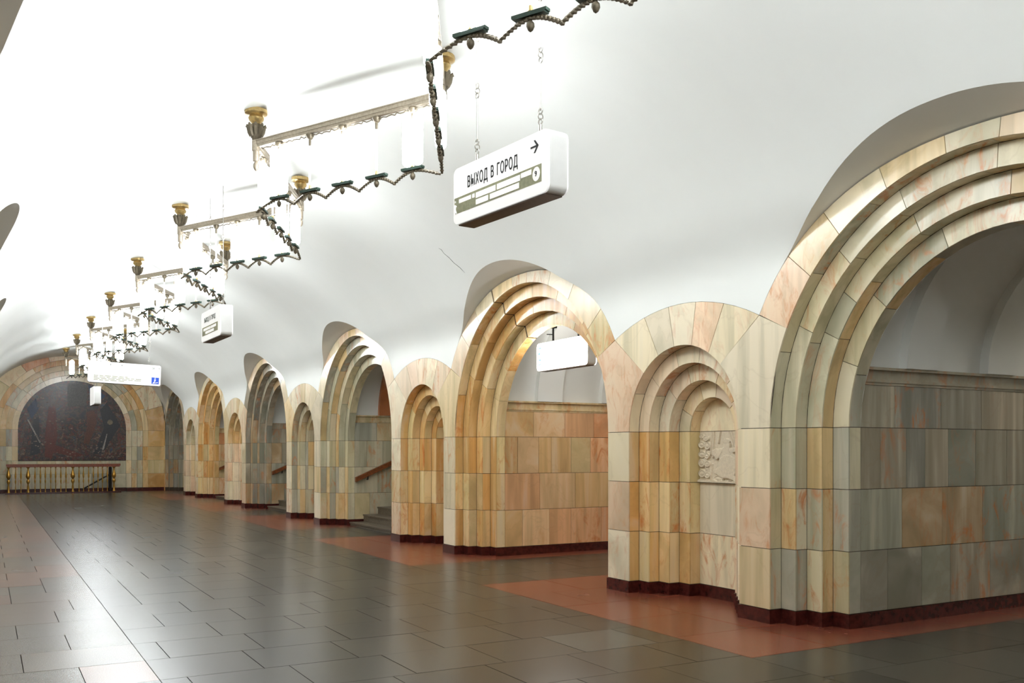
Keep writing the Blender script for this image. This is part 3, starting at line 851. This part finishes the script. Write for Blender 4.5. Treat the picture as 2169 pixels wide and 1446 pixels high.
def arrow_right(parent, x, z, s, y):
    m = MB()
    m.box(x-s*.5, x+s*.4, y-.002, y+.001, z-s*.07, z+s*.07)
    for e in (1, -1):
        p = [(x+s*.5, z), (x+s*.08, z+e*s*.48), (x-.10*s, z+e*s*.48), (x+s*.28, z)]
        vs = [(a, y-.002, b) for a, b in p]+[(a, y+.001, b) for a, b in p]
        m.addv(vs, [(0, 1, 2, 3), (7, 6, 5, 4)]+[(i, 4+i, 4+(i+1) % 4, (i+1) % 4) for i in range(4)])
    return m.build('arrow', 'black_ink', parent)
def zc_at(x): return Z0+VB*math.sqrt(max(0, 1-((x-AX)/HALF)**2))

# main exit sign
p0, p1 = Vector((3.00, 6.19)), Vector((3.12, 5.06)); mid = (p0+p1)/2; wv = p1-p0
w_, h_, d_ = wv.length, .405, .16
rz = math.atan2(wv.y, wv.x)
# the read face looks at -x (towards the camera)
r, f, q = sign_box('exit_sign', (mid.x+.06, mid.y, 3.235), rz, w_, h_, d_, 5.24-3.235, 'white lit box sign reading ВЫХОД В ГОРОД with arrow, hanging nearest the camera')
fy = -d_/2
put_text(r, 'ВЫХОД В ГОРОД', .112, -w_*.335, h_*.665, fy-.001, sx=.575, gap=1.14)
arrow_right(r, w_*.37, h_*.78, .085, fy-.001)
st = bars(r, 'colour_strip', 'khaki_ink', [(-w_/2+.015, w_/2-.075, h_*.19, h_*.475)], fy)
bars(r, 'pale_wording', 'sign_glow', [(-w_*.43, -w_*.29, h_*.36, h_*.43), (-w_*.275, -w_*.25, h_*.36, h_*.43), (-w_*.235, -w_*.02, h_*.335, h_*.43), (-.005*w_, w_*.23, h_*.335, h_*.43), (w_*.24, w_*.34, h_*.36, h_*.44),
      (-w_*.235, -w_*.10, h_*.22, h_*.31), (-w_*.08, w_*.22, h_*.22, h_*.31)], fy-.002)
m = MB(); n = 20; vs = [(w_*.40-.012, fy-.004, h_*.335)]+[(w_*.388+.04*math.cos(2*PI*i/n), fy-.004, h_*.335+.046*math.sin(2*PI*i/n)) for i in range(n)]
m.addv(vs, [(0, 1+i, 1+(i+1) % n) for i in range(n)]); m.build('line_disc', 'sign_glow', r, recalc=False)
put_text(r, '9', .05, w_*.375, h_*.335, fy-.006, bold=0)
m = MB(); xw, zw = -w_*.472, h_*.32                                  # walking pictogram
m.tube([(xw, fy-.003, zw+.012), (xw-.004, fy-.003, zw-.02)], .008, 6); m.tube([(xw-.004, fy-.003, zw-.02), (xw-.012, fy-.003, zw-.055)], .005, 6)
m.tube([(xw-.002, fy-.003, zw-.02), (xw+.012, fy-.003, zw-.05)], .005, 6); m.tube([(xw-.012, fy-.003, zw-.012), (xw+.014, fy-.003, zw+.002)], .004, 6); m.lathe([(.001, -.007), (.007, 0), (.001, .007)], (xw, fy-.003, zw+.034), 8)
m.build('pictogram', 'sign_glow', r)

# second sign of the same kind farther on
rz2 = math.atan2(-1.12, .03)
r, f, q = sign_box('exit_sign', (2.86, 13.6, 3.17), rz2, 1.12, .42, .17, 5.24-3.17, 'small white box sign with khaki strip hanging between zigzag lamps and arch hoods')
bars(r, 'colour_strip', 'khaki_ink', [(-.5, .42, .08, .20)], -.085)
bars(r, 'pale_wording', 'sign_glow', [(-.42, .0, .145, .18), (.03, .33, .145, .18), (-.3, .2, .095, .13)], -.087)
put_text(r, 'ВЫХОД В ГОРОД', .09, -.38, .29, -.086, 'grey_ink', .85)

# cross-hall sign facing the camera
r, f, q = sign_box('direction_sign', (2.93, 24.2, 3.19), -math.radians(2), 1.62, .50, .14, 5.24-3.19, 'wide white sign with blue square pictogram hanging across the hall')
r.rotation_euler = (0, math.radians(2.2), -math.radians(2))
rows = []
for i, ln in enumerate((.62, .80, .86, .56)):
    x = -.68
    while x < -.68+ln*1.2:
        wd_ = random.uniform(.06, .16); rows.append((x, x+wd_, .155-i*.034, .172-i*.034)); x += wd_+.03
bars(r, 'small_print', 'khaki_ink', rows, -.07)
bq = bars(r, 'blue_square', 'sign_blue', [(.60, .77, .045, .205)], -.071)
m = MB(); m.tube([(.68, -.075, .16), (.675, -.075, .11)], .018, 6); m.tube([(.675, -.075, .105), (.63, -.075, .065), (.75, -.075, .085)], .008, 6); m.lathe([(.001, -.016), (.015, 0), (.001, .016)], (.68, -.075, .185), 8)
m.build('walking_figure', 'sign_glow', bq)
put_text(r, '28   15', .06, .60, .28+.14, -.071, 'grey_ink', 1)
bars(r, 'faint_heading', 'grey_ink', [(-.33, -.31, .42, .46), (-.08, -.06, .42, .455)], -.0705)

# far sign near the mural, seen end-on
r, f, q = sign_box('exit_sign', (3.09, 32.6, 3.05), -PI/2, 1.25, .56, .2, 5.24-3.05, 'narrow white sign seen end-on in front of the mural')

# lit sign inside the second archway
cy = lc(2)
r, f, q = sign_box('platform_sign', (7.12, 11.15, 2.755), -PI/2, 1.31, .40, .16, .60, 'glowing blank white sign with blue marks hung inside the second archway', glow='sign_bright', chains=False)
bars(r, 'blue_marks', 'sign_cyan', [(-.60, -.53, .32, .335), (-.60, -.585, .20, .32), (-.60, -.57, .235, .26), (-.60, -.53, .15, .165), (-.60, -.54, .085, .10)], -.0815)
q('hanger', 'dark_iron', lambda m: (m.tube([(-.33, 0, .39), (-.33, 0, .62)], .014, 6), m.tube([(-.33, 0, .51), (-.50, 0, .53)], .008, 6), m.box(-.37, -.29, -.04, .04, .60, .63)))
q('hanger', 'dark_iron', lambda m: (m.tube([(.33, 0, .39), (.33, 0, .62)], .014, 6), m.box(.29, .37, -.04, .04, .60, .63)))

# sign at the far left edge
r, f, q = sign_box('wall_sign', (-.06, 33.6, 3.12), 0, .9, .22, .16, .5, 'small white sign at the left edge near the end wall', chains=False)
q('bracket', 'dark_iron', lambda m: m.box(-.5, -.38, -.02, .02, .12, .18))

# ---------------------------------------------------------------- stairs with handrails
for k, nm in ((3, 'third'), (4, 'fourth'), (5, 'fifth')):
    cy = lc(k); st = empty('staircase', (6.8, cy, 0)); tag(st, 'stone steps rising inside the %s archway' % nm, 'stairs', 'stairs in the archways')
    x = 6.8-6.8; z = 0
    for i in range(7):
        x0 = .0+(.30 if i else 0)+max(0, i-1)*.33; z1 = .08+.152*i
        def step(m):
            yy = PW-.02 if x0 > .1 else PW+DF-.03
            m.box(x0+.02, XE-6.8-.05, -yy, yy, max(0, z1-.152), z1-.03); m.box(x0, XE-6.8-.05, -yy, yy, z1-.03, z1)
        quick('step', 'step_stone', st, step)
    hr = empty('handrail', (6.9, cy+PW-.06, 0)); tag(hr, 'sloping brown wooden handrail on the wall of the %s archway' % nm, 'handrail', 'handrails in the archways')
    def rail(m):
        A = [(.02, -.05, .93), (.02, -.05, 1.03), (.02, .03, 1.03), (.02, .03, .93)]; B = [(x+2.2, y, z+.95) for x, y, z in A]
        m.addv(A+B, [(0, 1, 2, 3), (7, 6, 5, 4)]+[(i, 4+i, 4+(i+1) % 4, (i+1) % 4) for i in range(4)])
    quick('rail', 'wood_rail', hr, rail)
    for j in range(3): quick('bracket', 'dark_iron', hr, lambda m: m.tube([(.3+.7*j, .06, .98+.3*j), (.3+.7*j, 0, .98+.3*j), (.3+.7*j, -.01, 1.06+.3*j)], .012, 6))

# ---------------------------------------------------------------- relief panel in the nearest niche
def relief():
    cy = nc(1); r4 = RN-3*DF; W2, H2 = 2*r4-.01, .552; NX, NZ = 128, 100
    def cap_d(px, pz, ax, az, bx, bz):
        t = max(0, min(1, ((px-ax)*(bx-ax)+(pz-az)*(bz-az))/((bx-ax)**2+(bz-az)**2+1e-9))); return math.hypot(px-ax-t*(bx-ax), pz-az-t*(bz-az))
    rods = [(.30, 1, .27, .55), (.34, 1, .31, .5), (.48, 1, .44, .78), (.66, 1, .80, .62), (.72, 1, .84, .62), (.86, 1, .93, .7), (.91, .98, .97, .62), (.93, .6, .92, .1), (.955, .5, .99, .2)]
    stems = [(.10, .9, .16, .6), (.22, .86, .14, .55), (.10, .55, .17, .25), (.2, .62, .14, .3), (.14, .3, .18, .05), (.2, .3, .2, .08), (.25, .32, .26, .1), (.3, .36, .26, .05)]
    blobs = [(.07, .91, .055, .05), (.17, .87, .07, .06), (.07, .74, .08, .07), (.20, .72, .07, .08), (.08, .55, .09, .07), (.19, .52, .06, .06), (.07, .38, .08, .09), (.20, .36, .07, .06), (.08, .17, .09, .08), (.2, .14, .07, .06), (.45, .08, .12, .06)]
    def hgt(u, v):
        h = 0.0
        for a, b, c, d in rods:
            q = cap_d(u, v, a, b, c, d); h = max(h, .017*min(1, max(0, 3.0*(1-q/.020))))
        for a, b, c, d in stems:
            q = cap_d(u, v, a, b, c, d); h = max(h, .012*min(1, max(0, 2.5*(1-q/.016))))
        for a, b, rx, rz_ in blobs:
            q = ((u-a)/rx)**2+((v-b)/rz_)**2
            if q < 1: h = max(h, .021*min(1, 3*(1-q)**.5)*(.85+.15*math.cos(q*9)))
        # seated figure: head, cap, torso, skirt, arm
        for a, b, rx, rz_, k in ((.64, .74, .075, .10, .034), (.635, .81, .09, .045, .036), (.62, .50, .16, .22, .034), (.66, .36, .22, .20, .04), (.62, .22, .24, .14, .038), (.40, .58, .09, .09, .03)):
            q = ((u-a)/rx)**2+((v-b)/rz_)**2
            if q < 1: h = max(h, k*.62*min(1, 1.8*(1-q)**.4))
        for a, b, c, d, w, k in ((.5, .62, .42, .5, .05, .03), (.74, .62, .9, .66, .045, .03), (.74, .55, .9, .42, .05, .028), (.4, .22, .86, .08, .05, .03)):
            q = cap_d(u, v, a, b, c, d)
            if q < w: h = max(h, k*.8*min(1, 2.2*(1-(q/w)**2)**.5))
        if v < .045+.01*math.sin(u*40): h = max(h, .03)
        return h
    m = MB(); vs = []; x0 = WR+4*DR
    for j in range(NZ+1):
        for i in range(NX+1):
            u, v = i/NX, j/NZ                       # u=0 at far side (left in view)
            vs.append((x0-.004-1.15*hgt(u, v), cy+W2/2-u*W2, COUR[2]+.004+v*H2))
    fs = [(j*(NX+1)+i, j*(NX+1)+i+1, (j+1)*(NX+1)+i+1, (j+1)*(NX+1)+i) for j in range(NZ) for i in range(NX)]
    m.addv(vs, fs)
    # closed rim
    m.box(x0-.002, x0+.002, cy-W2/2, cy+W2/2, COUR[2]+.004, COUR[2]+.004+H2)
    o = m.build('relief_panel', 'relief_stone', None, 50)
    tag(o, 'pale carved stone relief of a seated figure among plants, in the nearest niche', 'relief')
relief()

# ---------------------------------------------------------------- brass railing before the mural
ry = END-1.0
rl = empty('balustrade', (2.62, ry, 0)); tag(rl, 'brass balustrade with reddish handrail in front of the mural', 'railing')
x0, x1 = .70-2.62, 4.58-2.62
quick('handrail', 'red_rail', rl, lambda m: (m.box(x0, x1, -.06, .06, 1.02, 1.10), m.box(x0+.03, x1-.03, -.05, .05, .985, 1.02)))
quick('curb', 'plinth_marble', rl, lambda m: m.box(x0-.02, x1+.02, -.09, .09, 0, .05))
def baluster(big):
    k = .026*(2.25 if big else .92)
    prof = [(.9, .05), (.9, .09), (.5, .12), (.75, .2), (.42, .34), (.5, .37), (.95, .42), (1.1, .47), (.7, .52), (.45, .54), (.95, .58), (1.35, .64), (1.2, .70), (.7, .82), (.4, .92), (.6, .95), (1.3, .985)]
    m = MB(); m.lathe([(r_*k, z) for r_, z in prof], (0, 0, 0), 10); return m.mesh('baluster', 50)
mb, ms = baluster(True), baluster(False)
for me in (mb, ms): me.materials.append(MATS['bronze'])
L_ = x1-x0
for px in (157, 450, 1137, 1795):
    o = bpy.data.objects.new('post', mb); link(o, rl); o.location = (x0+L_*(px-120)/(1900-120), 0, 0)
for px in (262, 342, 555, 637, 712, 795, 870, 950, 1030, 1235, 1305, 1387, 1463, 1537, 1610, 1688):
    o = bpy.data.objects.new('baluster', ms); link(o, rl); o.location = (x0+L_*(px-120)/(1900-120), 0, 0)
hr = empty('handrail', (3.3, END-.25, 0)); tag(hr, 'dark sloping stair rail behind the brass balustrade', 'handrail')
quick('rail', 'dark_iron', hr, lambda m: m.tube([(0, 0, .1), (.95, 0, .66)], .028, 8))
quick('newel_post', 'dark_iron', hr, lambda m: m.lathe([(.06, 0), (.06, .95), (.03, .97)], (1.0, 0, 0), 8))
